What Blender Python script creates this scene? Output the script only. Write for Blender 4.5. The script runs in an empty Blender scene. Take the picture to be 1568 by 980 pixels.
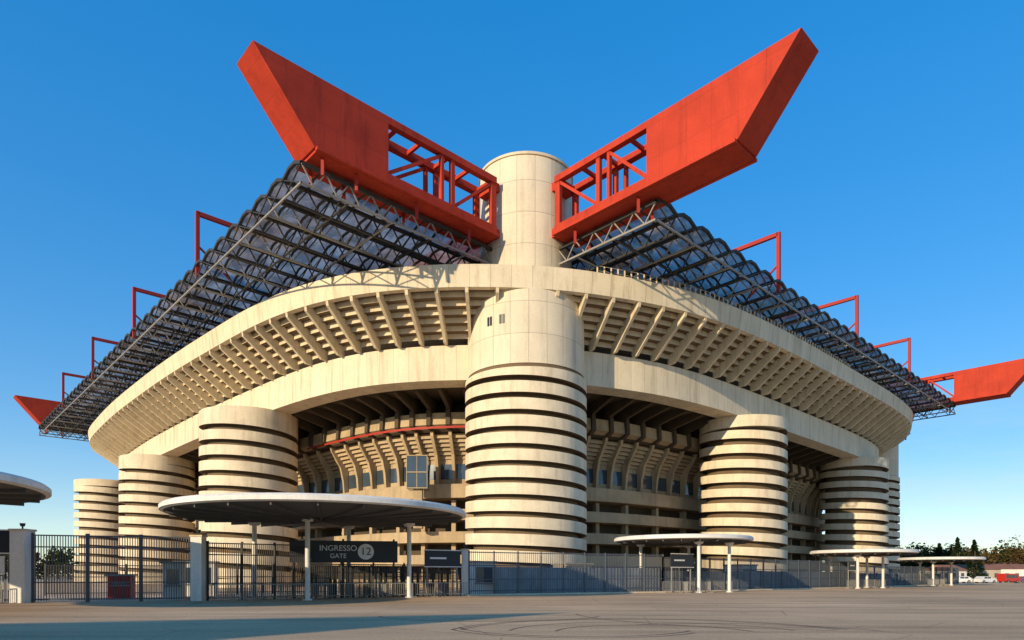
import bpy, math, random
from mathutils import Vector, Matrix
random.seed(7)
S=bpy.context.scene
rad=math.radians
# ------------------------------------------------------------------ materials
def nodes(name):
    m=bpy.data.materials.new(name); m.use_nodes=True
    nt=m.node_tree; nt.nodes.clear()
    return m,nt
def N(nt,t,**k):
    n=nt.nodes.new(t)
    for a,b in k.items():
        if a=='op': n.operation=b
        else: setattr(n,a,b)
    return n
def link(nt,a,b): nt.links.new(a,b)
def math_(nt,op,a,b=None,c=None):
    n=N(nt,'ShaderNodeMath',op=op)
    for i,v in enumerate((a,b,c)):
        if v is None: continue
        if isinstance(v,(int,float)): n.inputs[i].default_value=v
        else: link(nt,v,n.inputs[i])
    return n.outputs[0]
def noise(nt,vec,scale,detail=4,rough=.55):
    n=N(nt,'ShaderNodeTexNoise'); n.inputs['Scale'].default_value=scale
    n.inputs['Detail'].default_value=detail; n.inputs['Roughness'].default_value=rough
    link(nt,vec,n.inputs['Vector']); return n.outputs['Fac']
def mapr(nt,v,a,b,c,d):
    n=N(nt,'ShaderNodeMapRange'); 
    for i,x in enumerate((a,b,c,d)): n.inputs[i+1].default_value=x
    link(nt,v,n.inputs[0]); return n.outputs[0]
def mixc(nt,f,a,b):
    n=N(nt,'ShaderNodeMix',data_type='RGBA')
    if isinstance(f,(int,float)): n.inputs[0].default_value=f
    else: link(nt,f,n.inputs[0])
    for i,v in ((6,a),(7,b)):
        if isinstance(v,tuple): n.inputs[i].default_value=(*v,1)
        else: link(nt,v,n.inputs[i])
    return n.outputs[2]
def mat(name,base,rough=.8,var=.15,scale=.3,stain=None,streak=0.0,joints=None,fine=.06,bump=.15,metal=0.0,fscale=6,spec=.3,jd=.38):
    m,nt=nodes(name)
    tc=N(nt,'ShaderNodeTexCoord'); obj=tc.outputs['Object']
    v=mapr(nt,noise(nt,obj,scale),.3,.7,1-var,1+var*.6)
    f=noise(nt,obj,fscale,5)
    v=math_(nt,'MULTIPLY',v,mapr(nt,f,.3,.7,1-fine,1+fine))
    col=None
    if streak>0:
        mp=N(nt,'ShaderNodeMapping'); mp.inputs['Scale'].default_value=(.9,.9,.09)
        link(nt,obj,mp.inputs['Vector'])
        s=noise(nt,mp.outputs[0],1.3,6,.65)
        s=mapr(nt,s,.5,.72,0,streak)
        col=mixc(nt,s,base,stain or tuple(c*.4 for c in base))
    if joints:
        uv=N(nt,'ShaderNodeSeparateXYZ'); link(nt,tc.outputs['UV'],uv.inputs[0])
        jw,jh,jt=joints
        def line(o,w):
            fr=math_(nt,'FRACT',math_(nt,'DIVIDE',o,w))
            return math_(nt,'LESS_THAN',fr,jt/w), math_(nt,'FLOOR',math_(nt,'DIVIDE',o,w))
        lu,iu=line(uv.outputs[0],jw); lv,iv=line(uv.outputs[1],jh)
        l=math_(nt,'MAXIMUM',lu,lv)
        v=math_(nt,'MULTIPLY',v,math_(nt,'SUBTRACT',1,math_(nt,'MULTIPLY',l,jd)))
        cb=N(nt,'ShaderNodeCombineXYZ'); link(nt,iu,cb.inputs[0]); link(nt,iv,cb.inputs[1])
        wn=N(nt,'ShaderNodeTexWhiteNoise'); link(nt,cb.outputs[0],wn.inputs['Vector'])
        v=math_(nt,'MULTIPLY',v,mapr(nt,wn.outputs['Value'],0,1,.94,1.04))
    sc=N(nt,'ShaderNodeVectorMath',op='SCALE')
    if col is None: sc.inputs[0].default_value=base
    else: link(nt,col,sc.inputs[0])
    link(nt,v,sc.inputs['Scale'])
    b=N(nt,'ShaderNodeBsdfPrincipled'); link(nt,sc.outputs[0],b.inputs['Base Color'])
    b.inputs['Roughness'].default_value=rough; b.inputs['Metallic'].default_value=metal
    b.inputs['Specular IOR Level'].default_value=spec
    if bump>0:
        bp=N(nt,'ShaderNodeBump'); bp.inputs['Strength'].default_value=bump; bp.inputs['Distance'].default_value=.05
        link(nt,f,bp.inputs['Height']); link(nt,bp.outputs[0],b.inputs['Normal'])
    o=N(nt,'ShaderNodeOutputMaterial'); link(nt,b.outputs[0],o.inputs[0])
    return m
STN=(.27,.175,.085)
CON=mat('weathered_concrete',(.68,.56,.38),var=.12,streak=.42,stain=STN)
CONJ=mat('concrete_panels',(.76,.64,.455),var=.08,streak=.48,stain=STN,joints=(2.35,60,.05))
CONT=mat('tower_panels',(.73,.62,.455),var=.07,streak=.30,stain=STN,joints=(2.1,3.6,.06),jd=.45)
CONR=mat('ramp_concrete',(.74,.62,.44),var=.13,streak=.35,stain=STN,scale=.5)
CONSHADE=mat('shade_tinted_concrete',(.17,.115,.065),var=.2,streak=.3)  # base colour darkened to paint extra shade into ramp gaps and step undersides
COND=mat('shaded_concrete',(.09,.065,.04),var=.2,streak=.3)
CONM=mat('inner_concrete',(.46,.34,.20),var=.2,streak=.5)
RED=mat('red_steel',(.50,.050,.022),rough=.7,spec=.15,var=.16,streak=.45,stain=(.20,.022,.016),bump=.05,joints=(2.6,3.3,.04),jd=.25)
REDP=mat('red_paint',(.38,.03,.018),rough=.6,var=.1,bump=.03)
STEEL=mat('dark_steel',(.045,.042,.038),rough=.6,var=.2,bump=.02)
GALV=mat('galvanised_steel',(.30,.28,.25),rough=.5,var=.15,bump=.02,metal=.1)
FENC=mat('fence_steel',(.10,.11,.125),rough=.5,var=.15,bump=.02,metal=.2)
PANEL=mat('sheet_metal',(.36,.37,.38),rough=.5,var=.25,scale=.6,streak=.5,stain=(.15,.15,.14),bump=.03,joints=(2.2,9,.06))
WHITE=mat('white_paint',(.78,.73,.66),rough=.6,var=.1,streak=.3,stain=(.3,.27,.22),bump=.03)
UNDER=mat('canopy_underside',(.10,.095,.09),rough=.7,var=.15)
BLACK=mat('black_panel',(.025,.027,.035),rough=.4,var=.1,bump=0)
GLASS=mat('dark_glass',(.05,.07,.09),rough=.12,var=.3,bump=0,spec=.8)
RUB=mat('rubber',(.02,.02,.02),rough=.9,bump=0)
SEAT=mat('seating',(.3,.28,.27),var=.1)
BRICK=mat('plaster_wall',(.5,.42,.32),var=.12,streak=.2)
ROOFT=mat('roof_tiles',(.32,.14,.08),var=.2)
CARR=mat('red_car_paint',(.5,.03,.02),rough=.25,var=.03,bump=0,spec=.6)
CARB=mat('blue_car_paint',(.04,.12,.35),rough=.25,var=.03,bump=0,spec=.6)
CARW=mat('white_car_paint',(.7,.7,.7),rough=.25,var=.03,bump=0,spec=.6)
BARK=mat('bark',(.10,.075,.05),var=.2)
def leafmat(name,c1,c2):
    m,nt=nodes(name); tc=N(nt,'ShaderNodeTexCoord')
    f=noise(nt,tc.outputs['Object'],.35,4); f=mapr(nt,f,.4,.6,0,1)
    c=mixc(nt,f,c1,c2)
    d=N(nt,'ShaderNodeBsdfDiffuse'); link(nt,c,d.inputs[0])
    o=N(nt,'ShaderNodeOutputMaterial'); link(nt,d.outputs[0],o.inputs[0]); return m
LEAF=leafmat('green_leaves',(.022,.038,.010),(.055,.062,.018))
LEAFA=leafmat('autumn_leaves',(.07,.045,.014),(.12,.07,.025))
PINE=leafmat('pine_needles',(.010,.02,.008),(.022,.034,.014))
def roofmat():
    m,nt=nodes('polycarbonate_roof'); tc=N(nt,'ShaderNodeTexCoord'); o=tc.outputs['Object']
    f=mapr(nt,noise(nt,o,.10,4,.6),.45,.60,0,.9)
    c=mixc(nt,f,(.56,.55,.52),(.55,.33,.18))
    f2=mapr(nt,noise(nt,o,.5,3,.6),.4,.6,.45,1.1)
    sc=N(nt,'ShaderNodeVectorMath',op='SCALE'); link(nt,c,sc.inputs[0]); link(nt,f2,sc.inputs['Scale']); c=sc.outputs[0]
    t=N(nt,'ShaderNodeBsdfTranslucent'); link(nt,c,t.inputs[0])
    tr=N(nt,'ShaderNodeBsdfTransparent'); tr.inputs[0].default_value=(.8,.82,.85,1)
    g=N(nt,'ShaderNodeBsdfDiffuse'); link(nt,c,g.inputs[0])
    m1=N(nt,'ShaderNodeMixShader'); m1.inputs[0].default_value=.42
    link(nt,t.outputs[0],m1.inputs[1]); link(nt,g.outputs[0],m1.inputs[2])
    m2=N(nt,'ShaderNodeMixShader'); m2.inputs[0].default_value=.10
    link(nt,m1.outputs[0],m2.inputs[1]); link(nt,tr.outputs[0],m2.inputs[2])
    ou=N(nt,'ShaderNodeOutputMaterial'); link(nt,m2.outputs[0],ou.inputs[0]); return m
POLY=roofmat()
# ------------------------------------------------------------------ mesh builder
class MB:
    def __init__(s): s.v=[];s.f=[];s.m=[];s.uv=[];s.sm=[];s.mats=[]
    def mi(s,m):
        if m not in s.mats: s.mats.append(m)
        return s.mats.index(m)
    def face(s,pts,m,uv=None,smooth=False):
        i=len(s.v); s.v+= [tuple(p) for p in pts]
        s.f.append(tuple(range(i,i+len(pts)))); s.m.append(s.mi(m)); s.uv.append(uv); s.sm.append(smooth)
    def fidx(s,idx,m,uv=None,smooth=False):
        s.f.append(tuple(idx)); s.m.append(s.mi(m)); s.uv.append(uv); s.sm.append(smooth)
    def strip(s,A,B,m,closed=False,smooth=True,u=None,v0=0,v1=1):
        n=len(A); i0=len(s.v); s.v+=[tuple(p) for p in A]+[tuple(p) for p in B]
        for k in range(n if closed else n-1):
            j=(k+1)%n
            uv=None
            if u: uv=[(u[k],v0),(u[k+1],v0),(u[k+1],v1),(u[k],v1)]
            s.fidx((i0+k,i0+j,i0+n+j,i0+n+k),m,uv,smooth)
    def beam(s,p,q,w,h,m,up=Vector((0,0,1)),caps=True):
        p=Vector(p);q=Vector(q);d=q-p
        L=d.length
        if L<1e-6: return
        d/=L
        x=d.cross(up)
        if x.length<1e-3: x=d.cross(Vector((1,0,0)))
        x.normalize(); y=x.cross(d)
        i=len(s.v)
        for e in (p,q):
            for a,b in ((-1,-1),(1,-1),(1,1),(-1,1)): s.v.append(tuple(e+x*a*w/2+y*b*h/2))
        for k in range(4):
            j=(k+1)%4; s.fidx((i+k,i+j,i+4+j,i+4+k),m,[(.5,.5),(.5,.9),(.5+L,.9),(.5+L,.5)])
        if caps:
            s.fidx((i+3,i+2,i+1,i),m); s.fidx((i+4,i+5,i+6,i+7),m)
    def box(s,x0,x1,y0,y1,z0,z1,m):
        P=[Vector((x,y,z)) for z in (z0,z1) for x,y in ((x0,y0),(x1,y0),(x1,y1),(x0,y1))]
        for q in ((3,2,1,0),(4,5,6,7),(0,1,5,4),(1,2,6,5),(2,3,7,6),(3,0,4,7)): s.face([P[k] for k in q],m)
    def extr(s,poly,vec,m,uvs=None):
        vec=Vector(vec); A=[Vector(p) for p in poly]; B=[p+vec for p in A]; n=len(A)
        s.face(A,m,uvs); s.face(B[::-1],m,uvs[::-1] if uvs else None)
        for k in range(n):
            j=(k+1)%n
            L=(A[j]-A[k]).length
            s.face([A[k],B[k],B[j],A[j]],m,[(.3,.3),(.3,vec.length),(.3+L,vec.length),(.3+L,.3)])
    def cyl(s,c,r,z0,z1,m,n=24,r1=None,cap=True,top=None):
        r1=r if r1 is None else r1
        A=[(c[0]+r*math.cos(2*math.pi*k/n),c[1]+r*math.sin(2*math.pi*k/n),z0) for k in range(n)]
        B=[(c[0]+r1*math.cos(2*math.pi*k/n),c[1]+r1*math.sin(2*math.pi*k/n),z1) for k in range(n)]
        u=[2*math.pi*r*k/n for k in range(n+1)]
        s.strip(A,B,m,True,True,u,z0,z1)
        if cap: s.face(B,top or m); s.face(A[::-1],m)
    def obj(s,name,parent=None,loc=None):
        me=bpy.data.meshes.new(name); me.from_pydata(s.v,[],s.f)
        for m in s.mats: me.materials.append(m)
        me.polygons.foreach_set('material_index',s.m); me.polygons.foreach_set('use_smooth',s.sm)
        ul=me.uv_layers.new(name='UVMap'); li=0
        for fi,f in enumerate(s.f):
            uv=s.uv[fi]
            for k in range(len(f)):
                ul.data[li].uv = uv[k] if uv else (.5,.5)
                li+=1
        me.update()
        o=bpy.data.objects.new(name,me); S.collection.objects.link(o)
        if parent: o.parent=parent
        if loc: o.location=loc
        return o
def empty(name):
    e=bpy.data.objects.new(name,None); S.collection.objects.link(e); return e
# ------------------------------------------------------------------ stadium frame
T=Vector((1.7,80,0)); UR=Vector((.7266,.6871,0)); UL=Vector((-.6871,.7266,0))
LA,LB=117.,150.
def P(a,b,z=0.): 
    p=T+UR*a+UL*b; return Vector((p.x,p.y,z))
q=[(-24.8,75),(-24.7,60),(-24.1,44),(-22.7,24.4),(-19.9,12.9),(-15.7,5.3),(-11,-.3),(-5.6,-5.1),(-1.0,-8.3),(8.6,-12.6),(18.5,-15.2),(34.4,-16.5),(58.5,-16.7)]
q2=[(LA-a,b) for a,b in q[::-1]][1:]
h=q+q2
h2=[(a,LB-b) for a,b in h[::-1]][1:-1]
C=h+h2; nC=len(C)
raw=[]
for i in range(nC):
    p0,p1,p2,p3=[Vector(C[(i+k-1)%nC]) for k in range(4)]
    for s in range(30):
        t=s/30
        raw.append(.5*((2*p1)+(p2-p0)*t+(2*p0-5*p1+4*p2-p3)*t*t+(3*p1-p0-3*p2+p3)*t**3))
def resample(pts,n):
    L=[0]
    for i in range(len(pts)): L.append(L[-1]+(pts[(i+1)%len(pts)]-pts[i]).length)
    out=[];j=0
    for k in range(n):
        d=L[-1]*k/n
        while L[j+1]<d: j+=1
        f=(d-L[j])/(L[j+1]-L[j]); out.append(pts[j].lerp(pts[(j+1)%len(pts)],f))
    return out,L[-1]
NL=680
loop,per=resample(raw,NL)
for it in range(25): loop=[(loop[i-1]+loop[i]*2+loop[(i+1)%NL])/4 for i in range(NL)]
nrm=[]
for i in range(NL):
    t=(loop[(i+1)%NL]-loop[i-1]).normalized(); nrm.append(Vector((-t.y,t.x)))
U=[per*k/NL for k in range(NL+1)]
def lp(i,off,z):
    i%=NL; a=loop[i]+nrm[i]*off; return P(a.x,a.y,z)
def lpf(x,off,z):
    i=int(x)%NL; f=x-int(x); return lp(i,off,z).lerp(lp(i+1,off,z),f)
def sweep(mb,prof,m,v=0,mh=None):
    for (o0,z0),(o1,z1) in zip(prof,prof[1:]):
        L=math.hypot(o1-o0,z1-z0)
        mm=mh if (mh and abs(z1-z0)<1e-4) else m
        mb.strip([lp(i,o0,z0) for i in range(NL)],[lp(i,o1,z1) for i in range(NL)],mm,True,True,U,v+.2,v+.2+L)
def fin(mb,x,poly,th,m):
    p0=lpf(x,0,0); p1=lpf(x+1,0,0); t=(p1-p0).normalized()
    mb.extr([lpf(x,o,z)-t*th/2 for o,z in poly],t*th,m)
ST=empty('football_stadium')
b=MB(); sweep(b,[(1.1,33.8),(.3,33.8),(0,36.2),(.6,36.2),(.8,34.5)],CONJ); b.obj('parapet',ST)
b=MB(); pr=[(.9,33.95)]
o,z=.9,33.95
for k in range(6):
    o+=.92; pr.append((o,z)); z-=.62; pr.append((o,z))
sweep(b,pr,CON,0,CONSHADE); b.obj('stepped_soffit',ST)  # step undersides take the darkened tone: shade stripes painted between the risers
b=MB(); nr=int(per/3.45)
for k in range(nr):
    fin(b,k*NL/nr,[(.35,33.79),(.45,33.25),(2.6,31.75),(4.6,30.3),(5.6,29.52),(6.62,29.52),(6.62,30.6),(.9,34.3)],.36,CON)
b.obj('tier_ribs',ST)
b=MB(); sweep(b,[(9.6,29.5),(6.5,29.5),(6.5,25.3),(9.6,25.3)],CONJ); sweep(b,[(9.6,25.8),(20,25.8)],COND); sweep(b,[(9.6,25.3),(9.6,25.8)],COND)
b.obj('ring_girder',ST)
b=MB(); sweep(b,[(.8,34.5),(20,26.1),(34,16)],SEAT); b.obj('upper_seating',ST)
# inner (second ring) structure
b=MB()
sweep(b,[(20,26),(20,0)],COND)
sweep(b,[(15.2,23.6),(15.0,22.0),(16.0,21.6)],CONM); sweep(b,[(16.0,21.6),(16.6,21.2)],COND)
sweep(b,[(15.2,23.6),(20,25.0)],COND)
pr=[(16.2,21.0)]; o,z=16.2,21.0
for k in range(6):
    o+=.45; pr.append((o,z)); z-=.5; pr.append((o,z))
sweep(b,pr,CONM,0,CONSHADE)  # undersides again in the painted shade tone
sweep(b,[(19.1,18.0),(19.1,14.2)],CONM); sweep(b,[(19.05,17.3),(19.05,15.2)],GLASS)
sweep(b,[(20,14.3),(17.3,14.3),(17.3,12.4),(20,12.2)],CONM,0,CONSHADE)
for zz,oo in ((9.3,16.9),(6.2,16.6),(3.0,16.3)):
    sweep(b,[(20,zz+.3),(oo+.25,zz+.3),(oo+.25,zz+1.5),(oo,zz+1.5),(oo,zz),(20,zz-.1)],CONM)
sweep(b,[(16.3,1.1),(16.3,0)],CONM)
b.obj('lower_tiers',ST)
b=MB()
seg=[i for i in range(NL) if loop[i].x<1 and loop[i].y<40]
A=[lp(i,14.9,21.75) for i in seg]; B=[lp(i,14.9,21.45) for i in seg]; b.strip(A,B,REDP)
b.obj('red_rail',ST)
b=MB(); n2=int(per/4.1)
for k in range(n2):
    x=k*NL/n2
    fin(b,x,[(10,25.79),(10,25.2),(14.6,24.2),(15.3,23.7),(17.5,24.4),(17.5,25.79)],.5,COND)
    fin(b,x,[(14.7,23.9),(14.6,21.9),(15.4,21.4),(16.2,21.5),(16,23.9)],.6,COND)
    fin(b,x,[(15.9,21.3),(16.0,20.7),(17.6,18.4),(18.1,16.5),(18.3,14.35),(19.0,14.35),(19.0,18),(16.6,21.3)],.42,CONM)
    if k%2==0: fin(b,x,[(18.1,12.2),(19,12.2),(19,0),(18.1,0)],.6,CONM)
b.obj('lower_tier_ribs',ST)
# glazed lift / stair shaft in the left bay
b=MB(); cx,cy=-12.6,86.8
b.box(cx-1.3,cx+1.3,cy-.2,cy+2,13.2,17.6,GLASS)
for x in (-1.35,0,1.35): b.beam((cx+x,cy-.25,13.2),(cx+x,cy-.25,17.7),.09,.09,CONM)
for z in (13.3,15.4,17.6): b.beam((cx-1.4,cy-.26,z),(cx+1.4,cy-.26,z),.12,.12,CONM)
b.beam((cx,cy+.9,8),(cx,cy+.9,13.2),1.2,1.2,CONM)
b.obj('glazed_shaft',ST)
b=MB()
idx=[i for i in range(NL) if 2<loop[i].x<62 and loop[i].y<20]
for i in idx:
    b.beam(lp(i,.75,36.1),lp(i,.75,37.3),.16,.16,CON)
for z in (36.75,37.3):
    for i in idx: b.beam(lp(i,.75,z),lp(i+1,.75,z),.07,.07,GALV)
b.obj('parapet_railing',ST)
# ------------------------------------------------------------------ towers
def ribbed(mb,c,R,ztop,pitch,hb,core,m,z0=0.0,seg=64,phase=0.0):
    n=int((ztop-z0)/pitch*seg)+seg
    rings={k:[] for k in range(6)}; us=[]
    for i in range(n+1):
        th=phase+2*math.pi*i/seg; z=z0-pitch+pitch*i/seg
        ca,sa=-math.cos(th),math.sin(th)
        def cz(v): return max(0,min(ztop,v))
        def pt(r,v): return (c[0]+r*ca,c[1]+r*sa,cz(v))
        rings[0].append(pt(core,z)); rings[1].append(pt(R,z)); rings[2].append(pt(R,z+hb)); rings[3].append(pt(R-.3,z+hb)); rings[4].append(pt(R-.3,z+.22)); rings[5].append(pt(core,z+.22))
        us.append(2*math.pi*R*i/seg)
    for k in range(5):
        mb.strip(rings[k],rings[k+1],m if k in(1,2) else CONSHADE,False,True,us,0,1)
    mb.cyl(c,core,0,ztop,CONSHADE,48)
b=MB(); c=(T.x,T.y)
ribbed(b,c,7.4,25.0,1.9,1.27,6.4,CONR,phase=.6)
b.cyl(c,7.42,0,1.6,CONR,72)
b.cyl(c,7.0,24.9,25.5,CONSHADE,72)
b.cyl(c,7.1,25.5,34.2,CONT,96)
b.cyl(c,5.6,34.2,49.7,CONT,96,cap=False)
b.cyl(c,5.75,49.7,50.0,CON,96); b.cyl(c,5.6,50.0,50.9,CON,96,r1=.8)
for ang in (-38,-35,-25,-22):
    d=Vector((math.sin(rad(ang)),-math.cos(rad(ang)),0)); p=Vector((c[0],c[1],30.6))+d*7.08
    b.beam(p-Vector((0,0,.5)),p+Vector((0,0,.5)),.24,.2,BLACK,up=d)
for dx,dy in ((0,-.9),(.8,-.6),(-.7,-.5)):
    b.cyl((c[0]+dx,c[1]+dy),.14,50.6,51.5,REDP,10)
b.beam((c[0]-.9,c[1]-.8,51.2),(c[0]+.9,c[1]-.8,51.3),.15,.2,REDP)
b.obj('corner_tower',ST)
for i,(a,bb) in enumerate(((LA,0),(0,LB),(LA,LB))):
    b=MB(); p=P(a,bb); c=(p.x,p.y)
    ribbed(b,c,7.4,25,1.9,1.27,6.4,CONR,seg=40); b.cyl(c,7.1,25,34.2,CONT,48); b.cyl(c,5.6,34.2,50,CONT,48)
    b.obj('corner_tower_far_%d'%i,ST)
for i,(a,bb,R) in enumerate(((-17.7,40.7,6.85),(-17,90,6.9),(-17,135,6.9),(40,-7.6,6.5),(89.4,-6.8,6.45),(LA+17,75,6.5),(58,LB+8,6.5))):
    b=MB(); p=P(a,bb); c=(p.x,p.y)
    ribbed(b,c,R,24.2,2.15,1.38 if a<0 else 1.22,R-1.1,CONR,phase=1.0+i)
    b.cyl(c,R,23.6,25.28,CONR,72); b.cyl(c,R+.05,0,1.2,CONR,64)
    b.obj('ramp_tower_%d'%i,ST)
# ------------------------------------------------------------------ red beams
ZB,ZT,HW=40.5,47.0,1.8
def cantilever(name,a0,b0,da,db,ts=20.5,struts=(10,17)):
    mb=MB(); D=UR*da+UL*db; Q=Vector((-D.y,D.x,0)); O=P(a0,b0)
    def pt(t,s,z): v=O+D*t+Q*s; return Vector((v.x,v.y,z))
    poly=[(ts,ZB),(28.6,ZB),(34.2,ZT),(ts,ZT)]
    mb.extr([pt(t,-HW,z) for t,z in poly],Q*2*HW,RED,[(t,z) for t,z in poly])
    for s in (-HW+.35,HW-.35):
        mb.beam(pt(6.4,s,ZT-.35),pt(ts,s,ZT-.35),.7,.7,RED); mb.beam(pt(6.4,s,ZB+.45),pt(ts,s,ZB+.45),.7,.9,RED)
        for t,w in ((6.75,.7),(12.6,.5),(14.0,.35)): mb.beam(pt(t,s,ZB+.9),pt(t,s,ZT-.7),.45,w,RED,up=D)
        mb.beam(pt(7,s,ZT-.8),pt(12.4,s,ZB+1.0),.3,.32,RED); mb.beam(pt(14.1,s,ZT-.8),pt(ts,s,ZB+1.0),.3,.32,RED)
    for t in (6.8,10,13,16.5,19.5):
        mb.beam(pt(t,-HW+.7,ZT-.4),pt(t,HW-.7,ZT-.4),.3,.4,RED)
    mb.beam(pt(6.5,0,ZB+.2),pt(ts,0,ZB+.2),2*HW-1.45,.3,RED)
    for s in (-HW-.12,HW+.12): mb.beam(pt(6.4,s,ZB-.15),pt(28.5,s,ZB-.15),.4,.3,RED)
    mb.beam(pt(6.3,0,ZB-.16),pt(28.4,0,ZB-.16),3.3,.26,RED)
    for t in struts:
        for s in (-1.2,1.2): mb.beam(pt(t,s,38.6),pt(t,s,ZB-.3),.28,.28,REDP)
    mb.beam(pt(4.8,0,ZB+.6),pt(6.5,0,ZB+.6),2.4,1.0,RED); mb.beam(pt(4.8,0,ZT-.6),pt(6.5,0,ZT-.6),2.4,1.0,RED)
    mb.obj(name,ST)
k=0
for a0,b0 in ((0,0),(LA,0),(0,LB),(LA,LB)):
    sa=-1 if a0==0 else 1; sb=-1 if b0==0 else 1
    cantilever('red_beam_%d'%k,a0,b0,sa,0,20.8,(10,17,24,27.5)); cantilever('red_beam_%d'%(k+1),a0,b0,0,sb,18.9,(9,17.5)); k+=2
b=MB()
for p,q_ in ((P(0,6,43.7),P(0,LB-6,43.7)),(P(LA,6,43.7),P(LA,LB-6,43.7)),(P(6,0,43.7),P(LA-6,0,43.7)),(P(6,LB,43.7),P(LA-6,LB,43.7))):
    b.beam(p,q_,3.6,6.4,RED)
def portal(p,din):
    p=Vector(p)
    q1=p+din*28
    b.beam((p.x,p.y,39),(p.x,p.y,47.0),.45,.45,REDP,up=din)
    b.beam((p.x,p.y,46.75),(q1.x,q1.y,46.75),.45,.5,REDP)
    r=p+din*1.6
    b.beam((p.x,p.y,42.8),(r.x+din.x*2.6,r.y+din.y*2.6,39.6),.2,.2,REDP)
for bb in (29,58.5,88,118): portal(P(-28.8,bb),UR)
for aa in (28.6,57,84.5): 
    portal(P(aa,-18.5),UL)
b.obj('roof_girders',ST)
# ------------------------------------------------------------------ roof
ZR=37.9; ZV=39.7
def roof(name,fn,length,o0,o1,bay=3.75):
    glass=MB(); tr=MB(); n=int(round(length/bay)); bay=length/n
    for k in range(n+1):
        s=k*bay
        tr.beam(fn(s,o0,ZR),fn(s,o1,ZR),.2,.2,GALV if k%2==0 else STEEL,caps=False); tr.beam(fn(s,o0,ZV),fn(s,o1,ZV),.3,.36,STEEL,caps=False)
        m=int((o1-o0)/2.4)
        for j in range(m):
            u0=o0+(o1-o0)*j/m; u1=o0+(o1-o0)*(j+1)/m; um=(u0+u1)/2
            mt=GALV if k%2==0 else STEEL
            tr.beam(fn(s,u0,ZV),fn(s,um,ZR),.12,.12,mt,caps=False); tr.beam(fn(s,um,ZR),fn(s,u1,ZV),.12,.12,mt,caps=False)
    for k in range(n):
        s=k*bay; A=[]
        for j in range(7):
            f=j/6; A.append((s+bay*f,ZV+.15+.62*math.sin(math.pi*f)))
        for j in range(6):
            glass.face([fn(A[j][0],o0,A[j][1]),fn(A[j][0],o1,A[j][1]),fn(A[j+1][0],o1,A[j+1][1]),fn(A[j+1][0],o0,A[j+1][1])],POLY,None,False)
        m=int((o1-o0)/2.4)
        for i in range(m+1):
            u=o0+(o1-o0)*i/m
            for j in range(0,6,2):
                tr.beam(fn(A[j][0],u,A[j][1]-.12),fn(A[j+2][0],u,A[j+2][1]-.12),.2 if i else .3,.2 if i else .3,STEEL,caps=False)
            if i%2==0:
                mt=GALV if i%4==0 else STEEL
                tr.beam(fn(s,u,ZR),fn(s+bay,u,ZR),.17,.17,mt,caps=False)
                tr.beam(fn(s,u,ZR),fn(s+bay,u,ZV),.11,.11,STEEL,caps=False)
                tr.beam(fn(s,u,ZV),fn(s+bay,u,ZR),.11,.11,STEEL,caps=False)
    glass.obj(name+'_panels',ST); tr.obj(name+'_trusses',ST)
roof('side_roof',lambda s,o,z:P(o,s,z),150,-29,20)
roof('end_roof',lambda s,o,z:P(s,o,z),117,-18.8,0)
roof('end_roof_inner',lambda s,o,z:P(20+s,o,z),LA-20,0.2,20)
# ------------------------------------------------------------------ ground
def groundmat():
    m,nt=nodes('asphalt'); tc=N(nt,'ShaderNodeTexCoord'); o=tc.outputs['Object']
    a=mapr(nt,noise(nt,o,.08,5,.6),.35,.65,.80,1.12)
    bb=mapr(nt,noise(nt,o,9,6,.7),.3,.7,.76,1.22)
    st=N(nt,'ShaderNodeMapping'); st.inputs['Scale'].default_value=(.05,.6,1); st.inputs['Rotation'].default_value=(0,0,.12); link(nt,o,st.inputs['Vector'])
    cc=mapr(nt,noise(nt,st.outputs[0],1.0,5,.6),.35,.7,1.08,.74)
    vo=N(nt,'ShaderNodeTexVoronoi',feature='DISTANCE_TO_EDGE'); vo.inputs['Scale'].default_value=.16; link(nt,o,vo.inputs['Vector'])
    cr=mapr(nt,vo.outputs['Distance'],0,.006,.68,1)
    v=math_(nt,'MULTIPLY',math_(nt,'MULTIPLY',a,bb),math_(nt,'MULTIPLY',cc,cr))
    sc=N(nt,'ShaderNodeVectorMath',op='SCALE'); sc.inputs[0].default_value=(.68,.455,.27); link(nt,v,sc.inputs['Scale'])
    p=N(nt,'ShaderNodeBsdfPrincipled'); link(nt,sc.outputs[0],p.inputs['Base Color']); p.inputs['Roughness'].default_value=.95; p.inputs['Specular IOR Level'].default_value=.03
    bp=N(nt,'ShaderNodeBump'); bp.inputs['Strength'].default_value=.4; bp.inputs['Distance'].default_value=.04
    link(nt,noise(nt,o,14,6,.7),bp.inputs['Height']); link(nt,bp.outputs[0],p.inputs['Normal'])
    ou=N(nt,'ShaderNodeOutputMaterial'); link(nt,p.outputs[0],ou.inputs[0]); return m
b=MB(); b.face([(-3000,-3000,0),(3000,-3000,0),(3000,3000,0),(-3000,3000,0)],groundmat()); b.obj('ground')
PAVE=mat('pavement_concrete',(.60,.43,.28),var=.15,fine=.1)
FP=[(-60,35.5),(-31.4,41.9),(-21.6,45),(-4.05,56.2),(15.4,66.7),(46.4,90),(82,120),(120,152)]
b=MB()
b.face([(x,y,.004) for x,y in FP]+[(120,330,.004),(-200,330,.004),(-200,20,.004)],PAVE)
b.obj('pavement')
b=MB()
for (x0,y0),(x1,y1) in zip(FP[3:],FP[4:]):
    b.beam((x0,y0-.6,.06),(x1,y1-.6,.06),.3,.14,CON)
b.obj('kerb')
TY=mat('tyre_rubber_marks',(.22,.15,.10),var=.3,bump=0)
b=MB()
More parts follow.
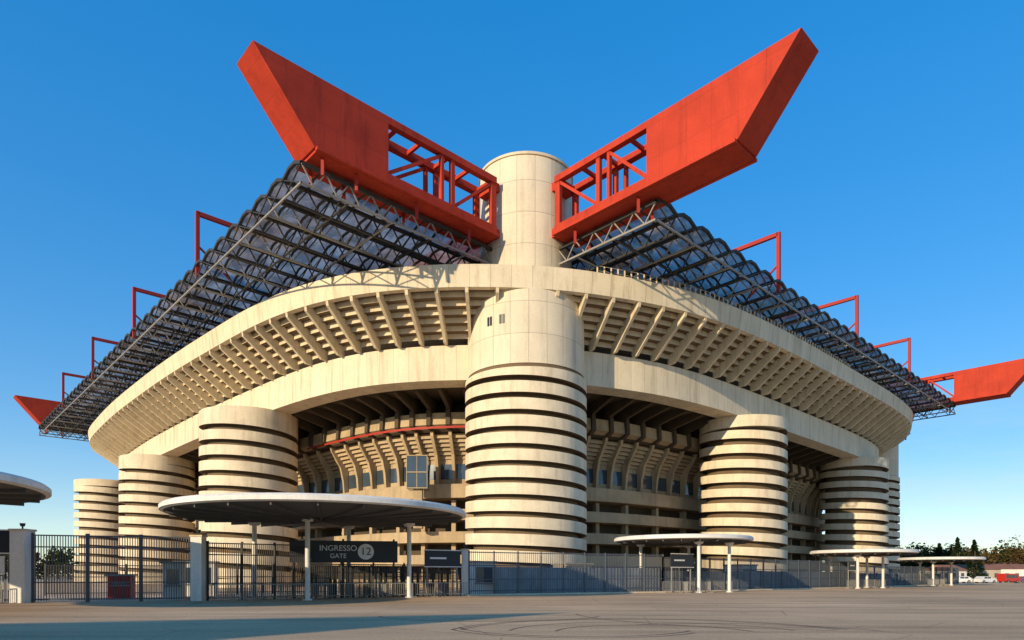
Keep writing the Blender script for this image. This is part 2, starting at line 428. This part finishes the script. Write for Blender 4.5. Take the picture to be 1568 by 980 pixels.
def arc(cx,cy,r,a0,a1,w=.12,ell=1.0):
    n=40; A=[];B=[]
    for i in range(n+1):
        t=rad(a0+(a1-a0)*i/n); A.append((cx+r*math.cos(t),cy+r*ell*math.sin(t),.004)); B.append((cx+(r+w)*math.cos(t),cy+(r+w)*ell*math.sin(t),.004))
    b.strip(A,B,TY)
for r in (3.1,4.6,6.2,6.5): arc(4.5,20.2,r,10,170)
arc(2.2,23,4,190,330); arc(2.2,23,4.4,200,320); arc(7,19,5,20,120); arc(-1,30,5,200,340,.12); arc(12,30,9,180,260,.12)
b.obj('tyre_marks')
WORN=mat('worn_road_paint',(.76,.62,.44),var=.4,scale=1.5,bump=0)
b=MB()
def line(x0,y0,x1,y1,w=.12):
    d=Vector((x1-x0,y1-y0,0)).normalized(); n=Vector((-d.y,d.x,0))*w
    b.face([(x0,y0,.008),(x1,y1,.008),(x1+n.x,y1+n.y,.008),(x0+n.x,y0+n.y,.008)],WORN)
line(4,40,62,74); line(16,36,70,64); line(-30,34,2,46)
b.obj('painted_line_markings')
# ------------------------------------------------------------------ round canopies
def canopy(cx,cy,R,zt,cols):
    b=MB(); n=72
    def ring(r,z): return [(cx+r*math.cos(2*math.pi*k/n),cy+r*math.sin(2*math.pi*k/n),z) for k in range(n)]
    pr=[(.2,zt-.05),(R*.6,zt),(R-.15,zt+.05),(R,zt-.08),(R,zt-.34),(R-.25,zt-.42)]
    for (r0,z0),(r1,z1) in zip(pr,pr[1:]): b.strip(ring(r0,z0),ring(r1,z1),WHITE,True)
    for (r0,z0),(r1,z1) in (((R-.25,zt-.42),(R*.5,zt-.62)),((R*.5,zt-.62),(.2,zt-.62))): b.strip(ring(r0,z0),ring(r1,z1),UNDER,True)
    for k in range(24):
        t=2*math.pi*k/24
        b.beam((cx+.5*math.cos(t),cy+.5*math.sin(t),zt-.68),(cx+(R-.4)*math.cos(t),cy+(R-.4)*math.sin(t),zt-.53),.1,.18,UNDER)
    for x,y in cols:
        b.cyl((x,y),.17,.03,zt-.6,WHITE,16); b.cyl((x,y),.34,zt-.85,zt-.62,WHITE,16,r1=.5); b.cyl((x,y),.32,0,.1,WHITE,16)
    return b.obj('round_entrance_canopy')
canopy(-13.75,47.2,10.4,6.4,[(-14.4,46),(-8.0,50.8),(-19.6,49.7),(-13.4,53.6)])
canopy(18.2,69.9,7.2,5.7,[(18.6,65.0),(22.3,67),(14,71),(20,74)])
canopy(47.3,88.1,6.5,5.0,[(45,85),(50,88),(45,92),(50,92)])
canopy(71.5,109,6.2,4.6,[(69,107),(74,110),(70,112)])
canopy(-33.3,29.2,10.4,6.4,[(-36,27),(-38,33),(-31,33)])
# ------------------------------------------------------------------ fences
def lerp2(p,q,f): return (p[0]+(q[0]-p[0])*f,p[1]+(q[1]-p[1])*f)
def barfence(name,p,q,hgt,step=.16,post=3.0,bar=.035,m=FENC,rails=(.25,),spikes=False,z0=.1):
    b=MB(); L=math.hypot(q[0]-p[0],q[1]-p[1]); n=int(L/step)
    for i in range(n+1):
        x,y=lerp2(p,q,i/n); b.beam((x,y,z0),(x,y,hgt+(.12 if spikes else 0)),bar,bar,m,caps=False)
    m2=max(1,round(L/post))
    for i in range(m2+1):
        x,y=lerp2(p,q,i/m2); b.beam((x,y,0),(x,y,hgt+.15),.13,.13,m)
    for z in list(rails)+[hgt]: b.beam((*p,z),(*q,z),.07,.08,m)
    return b.obj(name)
def pillar(x,y,w,hh):
    b=MB(); b.box(x-w/2,x+w/2,y-w/2,y+w/2,0,hh,WHITE); b.box(x-w/2-.06,x+w/2+.06,y-w/2-.06,y+w/2+.06,hh,hh+.12,CON)
    b.cyl((x,y),.05,hh+.1,hh+.3,BLACK,8); b.cyl((x,y),.12,hh+.3,hh+.5,BLACK,12,r1=.17)
    return b.obj('gate_pillar')
pillar(-31.4,41.9,.95,4.6); pillar(-21.6,45,.75,4.4); pillar(-4.05,56.2,.55,3.9)
g0,g1=(-30.9,42.05),(-22.0,44.88)
for i in range(3):
    barfence('entrance_gate',lerp2(g0,g1,i/3+.004),lerp2(g0,g1,(i+1)/3-.004),4.35,.15,9,.04,FENC,(.2,1.3,3.6))
barfence('metal_fence',(-45,39),(-31.95,41.7),4.2,.16,3,rails=(.2,2,3.6))
barfence('metal_fence',(-21.1,45.3),(-15.5,49.0),4.0,.14,2.6,.04,STEEL,(.2,1.2,3.2))
barfence('metal_fence',(-15.4,49.1),(-4.4,56.0),2.6,.14,2.6,.04,STEEL,(.2,1.2,2.0))
barfence('metal_fence',(-40,56),(-8,66),2.6,.2,3,.04,STEEL,(.2,1.6))
barfence('metal_fence',(-3.7,56.4),(15.4,66.7),3.75,.2,2.4,.04,FENC,(.4,1.4,2.6),True)
barfence('metal_fence',(15.4,66.7),(46.4,90),3.5,.22,2.6,.045,FENC,(.4,1.4,2.4),True)
barfence('metal_fence',(46.4,90),(82,120),3.0,.3,3,.05,FENC,(.4,1.4,2.2),True)
def sheetfence(p,q,hgt,seed):
    b=MB(); r=random.Random(seed); L=math.hypot(q[0]-p[0],q[1]-p[1]); n=int(L/.2); d=Vector((q[0]-p[0],q[1]-p[1],0)).normalized(); nn=Vector((-d.y,d.x,0))
    A=[];Bt=[];u=[]
    for i in range(n+1):
        x,y=lerp2(p,q,i/n); o=nn*(.03 if (i//1)%2 else -.03)
        A.append((x+o.x,y+o.y,.05)); Bt.append((x+o.x,y+o.y,hgt)); u.append(L*i/n)
    b.strip(A,Bt,PANEL,False,False,u,0,hgt)
    m=int(L/2.2)
    for i in range(m+1):
        x,y=lerp2(p,q,i/m); b.beam((x,y-.08,0),(x,y-.08,hgt+.1),.12,.12,GALV)
    return b.obj('sheet_metal_hoarding')
sheetfence((-1.5,59.0),(15.6,68.3),2.5,1); sheetfence((15.6,68.3),(46.6,91.5),2.2,2); sheetfence((46.6,91.5),(78,119),2.0,3)
def booth(x,y,w,d,hh,m,ang=.5,name='ticket_booth'):
    b=MB(); b.box(-w/2,w/2,-d/2,d/2,.0,hh,m); b.box(-w/2-.15,w/2+.15,-d/2-.15,d/2+.15,hh,hh+.15,GALV)
    b.box(-w/2+.25,w/2-.25,-d/2-.02,-d/2+.01,1.1,hh-.4,GLASS); b.box(-w/2+.1,w/2-.1,-d/2-.12,-d/2,.95,1.05,GALV)
    o=b.obj(name,loc=(x,y,.0)); o.rotation_euler=(0,0,ang); return o
booth(-29.0,48.5,1.5,1.2,1.7,REDP,.3,'red_kiosk'); booth(-24.3,47.0,1.3,1.2,2.6,WHITE,.3)
booth(-27,56,3,2.5,2.8,WHITE,.3); booth(-3,60.5,2.2,2,2.9,WHITE,.5); booth(6,65,3,2.4,2.8,BRICK,.5); booth(28,80,3,2.4,2.9,WHITE,.6)
def turnstile(mesh=[None]):
    if mesh[0] is None:
        b=MB()
        for x in (-.75,.75):
            for y in (-.6,.6): b.beam((x,y,0),(x,y,2.5),.09,.09,STEEL)
        for y in (-.6,.6): b.beam((-.75,y,2.45),(.75,y,2.45),.09,.12,STEEL)
        for x in (-.75,.75): b.beam((x,-.6,2.45),(x,.6,2.45),.09,.12,STEEL)
        b.cyl((.1,0),.07,0,2.4,GALV,10)
        for k in range(3):
            t=k*2.094+.4
            for z in range(10): b.beam((.1,0,.3+z*.2),(.1+.55*math.cos(t),.55*math.sin(t),.3+z*.2),.03,.03,GALV)
        for z in range(11): b.beam((.75,-.6,.2+z*.2),(.75,.6,.2+z*.2),.03,.03,STEEL)
        b.box(-.75,-.45,-.35,.35,.1,1.1,BLACK)
        o=b.obj('turnstile'); mesh[0]=o.data; return o
    o=bpy.data.objects.new('turnstile',mesh[0]); S.collection.objects.link(o); return o
for i in range(9):
    x,y=lerp2((-14.6,50.6),(-5.2,56.6),i/8); o=turnstile(); o.location=(x,y,0); o.rotation_euler=(0,0,.55)
def barrier(mesh=[None]):
    if mesh[0] is None:
        b=MB()
        for x in (-1.1,1.1):
            b.beam((x,0,.0),(x,0,1.12),.05,.05,GALV); b.beam((x,-.3,.03),(x,.3,.03),.05,.05,GALV)
        b.beam((-1.1,0,1.12),(1.1,0,1.12),.055,.055,GALV); b.beam((-1.1,0,.22),(1.1,0,.22),.04,.04,GALV)
        for k in range(1,14): b.beam((-1.1+k*2.2/14,0,.22),(-1.1+k*2.2/14,0,1.12),.025,.025,GALV,caps=False)
        o=b.obj('crowd_barrier'); mesh[0]=o.data; return o
    o=bpy.data.objects.new('crowd_barrier',mesh[0]); S.collection.objects.link(o); return o
def bar(x,y,a):
    o=barrier(); o.location=(x,y,0); o.rotation_euler=(0,0,a)
for i in range(8): 
    x,y=lerp2((-19.6,45.2),(-4.6,54.2),i/7); bar(x,y,.54+random.uniform(-.08,.08))
for k in range(7):
    x,y=lerp2((-18.5,46.6),(-6.0,54.6),k/6); bar(x,y,1.45+random.uniform(-.3,.3))
for k in range(4): bar(15.6+k*1.9,63.8+k*1.3,.6+random.uniform(-.2,.2))
for k in range(3): bar(17+k*2.8,64+k*2,1.5)
for k in range(5): bar(44+k*1.9,84.6+k*1.4,.65+random.uniform(-.2,.2))
bar(-33.0,40.6,.2); bar(-35.4,40.2,.15)
for k in range(3): bar(66+k*2,103+k*1.6,.7)
def text(body,size,loc,ang,parent,m,name):
    c=bpy.data.curves.new(name,'FONT'); c.body=body; c.size=size; c.align_x='CENTER'; c.align_y='CENTER'; c.extrude=.01
    c.materials.append(m); o=bpy.data.objects.new(name,c); S.collection.objects.link(o); o.parent=parent
    o.location=loc; o.rotation_euler=(rad(90),0,ang); return o
TXT=mat('white_lettering',(.8,.8,.8),bump=0,var=.02)
e=empty('gate_sign'); e.location=(-13.2,51.0,0); e.rotation_euler=(0,0,.18)
b=MB(); b.box(-4.0,4.2,-.08,.08,2.75,4.45,BLACK)
for x in (-3.7,0,3.9): b.beam((x,.2,0),(x,.2,4.6),.15,.15,STEEL)
b.obj('board',e)
text('INGRESSO',.62,(-.35,-.10,3.85),0,e,TXT,'lettering_top'); text('GATE',.5,(-.35,-.10,3.25),0,e,TXT,'lettering_bottom')
b=MB(); n=32
b.face([(1.75+.62*math.cos(2*math.pi*k/n),-.09,3.6+.62*math.sin(2*math.pi*k/n)) for k in range(n)],TXT); b.obj('number_disc',e)
text('12',.85,(1.75,-.115,3.6),0,e,BLACK,'number')
def board(x,y,w,z0,z1,a,m=BLACK,frame=WHITE):
    b=MB(); b.box(-w/2,w/2,-.05,.05,z0,z1,m); b.box(-w/2-.06,w/2+.06,-.07,-.052,z0-.08,z0,frame); b.box(-w/2-.06,w/2+.06,-.07,-.052,z1,z1+.08,frame)
    for s in (-1,1): b.beam((s*w*.42,.12,0),(s*w*.42,.12,z1),.1,.1,GALV)
    b.box(-w*.36,w*.1,-.06,-.051,(z0+z1)/2-.05,(z0+z1)/2+.1,TXT)
    o=b.obj('information_board',loc=(x,y,0)); o.rotation_euler=(0,0,a); return o
board(-5.8,54.6,3.2,2.5,3.8,.5); board(-33.0,41.4,2.2,3.2,4.6,.2); board(17.5,67.2,3.4,2.6,3.9,.6); board(46,88,3.0,2.4,3.6,.7); board(-33.0,41.3,1.6,1.9,2.9,.2,WHITE)
# ------------------------------------------------------------------ trees & background
def crown(mb,cx,cy,z0,hh,w,leaf,n,r,m,conifer=False):
    mb.cyl((cx,cy),.03*hh,0,z0+hh*.5,BARK,8,r1=.01*hh)
    lob=[]
    for k in range(9):
        t=r.uniform(0,6.28); d=r.uniform(.1,.33)*w; z=z0+hh*r.uniform(.15,.8)
        lob.append((cx+d*math.cos(t),cy+d*math.sin(t),z,w*r.uniform(.16,.30)))
        mb.beam((cx,cy,z0+hh*.1),lob[-1][:3],.14,.14,BARK,caps=False)
    for i in range(n):
        if conifer:
            f=r.random()**1.3; z=z0+hh*f; rr=w*.5*(1-f)*r.uniform(.5,1)+.1; t=r.uniform(0,6.28); p=Vector((cx+rr*math.cos(t),cy+rr*math.sin(t),z))
        else:
            L=r.choice(lob); v=Vector((r.gauss(0,1),r.gauss(0,1),r.gauss(0,.8))).normalized()*L[3]*r.uniform(.5,1.08); p=Vector(L[:3])+v
        a=Vector((r.gauss(0,1),r.gauss(0,1),r.gauss(0,1))).normalized(); c2=a.orthogonal().normalized(); s=leaf*r.uniform(.6,1.3)
        mb.face([p-a*s,p-c2*s*.6,p+a*s,p+c2*s*.6],m)
r=random.Random(3)
b=MB()
for i in range(46):
    az=rad(30.5+i*.27+r.uniform(-.3,.3)); d=r.uniform(230,300); hh=r.uniform(8,12.5)*(1+max(0,i-24)*.045)
    crown(b,d*math.sin(az),d*math.cos(az),.6,hh,r.uniform(10,15),.5,750,r,LEAFA if r.random()<.45 else LEAF)
for i in range(30):
    az=rad(-42+i*.6); d=r.uniform(300,380); crown(b,d*math.sin(az),d*math.cos(az),1,r.uniform(9,14),r.uniform(9,14),.6,500,r,LEAFA if r.random()<.4 else LEAF)
b.obj('distant_trees')
for az,d,hh in ((34.3,215,11),(33.2,205,9),(35.3,200,9.5)):
    b=MB(); crown(b,d*math.sin(rad(az)),d*math.cos(rad(az)),1,hh,5.5,.35,1300,r,PINE,True); b.obj('pine_tree')
def house(x,y,w,d,hh,ang,m=BRICK,rm=ROOFT):
    b=MB(); b.box(-w/2,w/2,-d/2,d/2,0,hh,m)
    e=.4; R0=[(-w/2-e,-d/2-e,hh+.01),(w/2+e,-d/2-e,hh+.01),(w/2+e,d/2+e,hh+.01),(-w/2-e,d/2+e,hh+.01)]; a0=(-w/2+1,0,hh+1.4); a1=(w/2-1,0,hh+1.4)
    b.face([R0[0],R0[1],a1,a0],rm); b.face([R0[2],R0[3],a0,a1],rm); b.face([R0[1],R0[2],a1],rm); b.face([R0[3],R0[0],a0],rm); b.face(R0[::-1],rm)
    n=int(w/2.5)
    for k in range(n):
        cx=-w/2+w*(k+.5)/n; b.box(cx-.5,cx+.5,-d/2-.04,-d/2-.003,1.0,2.2,GLASS); b.box(cx-.6,cx+.6,-d/2-.1,-d/2-.003,.88,.97,WHITE)
    o=b.obj('low_building',loc=(x,y,0)); o.rotation_euler=(0,0,ang)
house(121,176,16,8,3.2,.1); house(140,185,14,8,3.4,.0,WHITE); house(106,160,8,5,2.8,.3,WHITE); house(150,200,20,8,4,.0)
def vehicle(name,x,y,ang,m,L=4.3,H=1.5,van=False):
    b=MB(); W=1.75
    if van: pr=[(-2.4,.35),(2.4,.35),(2.4,1.0),(2.1,1.15),(1.55,2.0),(-2.35,2.05),(-2.4,1.9)]
    else: pr=[(-2.1,.3),(2.1,.3),(2.12,.75),(1.95,.88),(1.0,.98),(.35,1.42),(-1.3,1.45),(-1.95,.98),(-2.12,.9)]
    b.extr([(px,-W/2,pz) for px,pz in pr],(0,W,0),m)
    wz=(1.1,1.75) if van else (.98,1.35)
    xs=(( -1.9,-.5),(-.4,.7),(.8,1.5)) if van else ((-1.25,-.5),(-.42,.45))
    for s in (-1,1):
        for a0,a1 in xs: b.box(a0,a1,s*W/2-.012,s*W/2+.012,wz[0],wz[1],GLASS)
        for wx in (-1.35,1.35):
            n=16; R_=.33; b.extr([(wx+R_*math.cos(2*math.pi*k/n),s*(W/2-.08)-.11,R_+R_*math.sin(2*math.pi*k/n)) for k in range(n)],(0,.22,0),RUB)
            b.extr([(wx+.18*math.cos(2*math.pi*k/n),s*(W/2-.08)-.12,R_+.18*math.sin(2*math.pi*k/n)) for k in range(n)],(0,.24,0),GALV)
    b.box(pr[1][0]-.02,pr[1][0]+.05,-.8,-.5,.6,.75,WHITE); b.box(pr[1][0]-.02,pr[1][0]+.05,.5,.8,.6,.75,WHITE)
    o=b.obj(name,loc=(x,y,0)); o.rotation_euler=(0,0,ang)
vehicle('parked_van',108,142,.3,CARR,van=True); vehicle('parked_car',113,147,.2,CARB); vehicle('parked_car',100,138,.25,CARW); vehicle('parked_car',118,152,2.9,CARR); vehicle('parked_car',96,140,3.1,CARW)
# ------------------------------------------------------------------ light direction
EL,AZ=15.0,40.
s=Vector((-math.sin(rad(AZ))*math.cos(rad(EL)),-math.cos(rad(AZ))*math.cos(rad(EL)),math.sin(rad(EL))))
# unseen block added behind the camera to cast a shadow across the asphalt
HB=18.0; k_=HB/math.tan(rad(EL)); sh=Vector((-math.sin(rad(AZ)),-math.cos(rad(AZ)),0))
e=empty('shadow_block'); b=MB()
A0=Vector((2.7,31,0))+sh*k_; A1=A0+Vector((-48,-15.5,0)); d=(A1-A0).normalized(); bk=sh*13
b.extr([A0,A1,A1+bk,A0+bk],(0,0,HB),BRICK); b.obj('walls',e)
b=MB(); nn=Vector((-d.y,d.x,0)); nn=nn if nn.y>0 else -nn
for fl in range(5):
    for k in range(14):
        p=A0+d*(2+k*3.1)+nn*.02; z=1.2+fl*3.4
        b.extr([p+Vector((0,0,z)),p+d*1.3+Vector((0,0,z)),p+d*1.3+Vector((0,0,z+1.6)),p+Vector((0,0,z+1.6))],nn*.04,GLASS)
b.obj('windows',e)
# ------------------------------------------------------------------ light, sky, camera
ld=bpy.data.lights.new('sun','SUN'); ld.energy=5.0; ld.angle=rad(.5); ld.color=(1,.82,.55)
lo=bpy.data.objects.new('sun',ld); S.collection.objects.link(lo); lo.rotation_euler=s.to_track_quat('Z','Y').to_euler(); lo.location=(0,-50,100)
w=bpy.data.worlds.new('World'); S.world=w; w.use_nodes=True; nt=w.node_tree; nt.nodes.clear()
sk=N(nt,'ShaderNodeTexSky',sky_type='NISHITA'); sk.sun_disc=False; sk.sun_elevation=rad(EL); sk.sun_rotation=rad(180+AZ)
sk.air_density=1.0; sk.dust_density=.1; sk.ozone_density=3.5
gm=N(nt,'ShaderNodeGamma'); gm.inputs[1].default_value=.44; link(nt,sk.outputs[0],gm.inputs[0])
hs=N(nt,'ShaderNodeHueSaturation'); hs.inputs['Hue'].default_value=.513; hs.inputs['Saturation'].default_value=2.1; hs.inputs['Value'].default_value=3.3; link(nt,gm.outputs[0],hs.inputs['Color'])
tc=N(nt,'ShaderNodeTexCoord'); mp=N(nt,'ShaderNodeMapping'); mp.inputs['Scale'].default_value=(1,1,5); link(nt,tc.outputs['Generated'],mp.inputs['Vector'])
cn=mapr(nt,noise(nt,mp.outputs[0],3.2,7,.62),.50,.75,0,.6)
sp=N(nt,'ShaderNodeSeparateXYZ'); link(nt,tc.outputs['Generated'],sp.inputs[0])
mk=mapr(nt,sp.outputs[2],.03,.26,1,0); mx=mapr(nt,sp.outputs[0],.2,.6,.1,1)
cl=mixc(nt,math_(nt,'MULTIPLY',cn,math_(nt,'MULTIPLY',mk,mx)),hs.outputs[0],(5.8,5.8,5.8))
bg=N(nt,'ShaderNodeBackground'); bg.inputs['Strength'].default_value=.14; link(nt,cl,bg.inputs[0])
ou=N(nt,'ShaderNodeOutputWorld'); link(nt,bg.outputs[0],ou.inputs[0])
cd=bpy.data.cameras.new('camera'); cd.sensor_width=36; cd.lens=36*1000/1568; cd.shift_y=390/1568; cd.clip_end=8000; cd.clip_start=.1
co=bpy.data.objects.new('camera',cd); S.collection.objects.link(co); co.location=(0,0,1.8); co.rotation_euler=(rad(90),0,0); S.camera=co
S.view_settings.view_transform='Standard'; S.view_settings.look='None'; S.view_settings.exposure=0
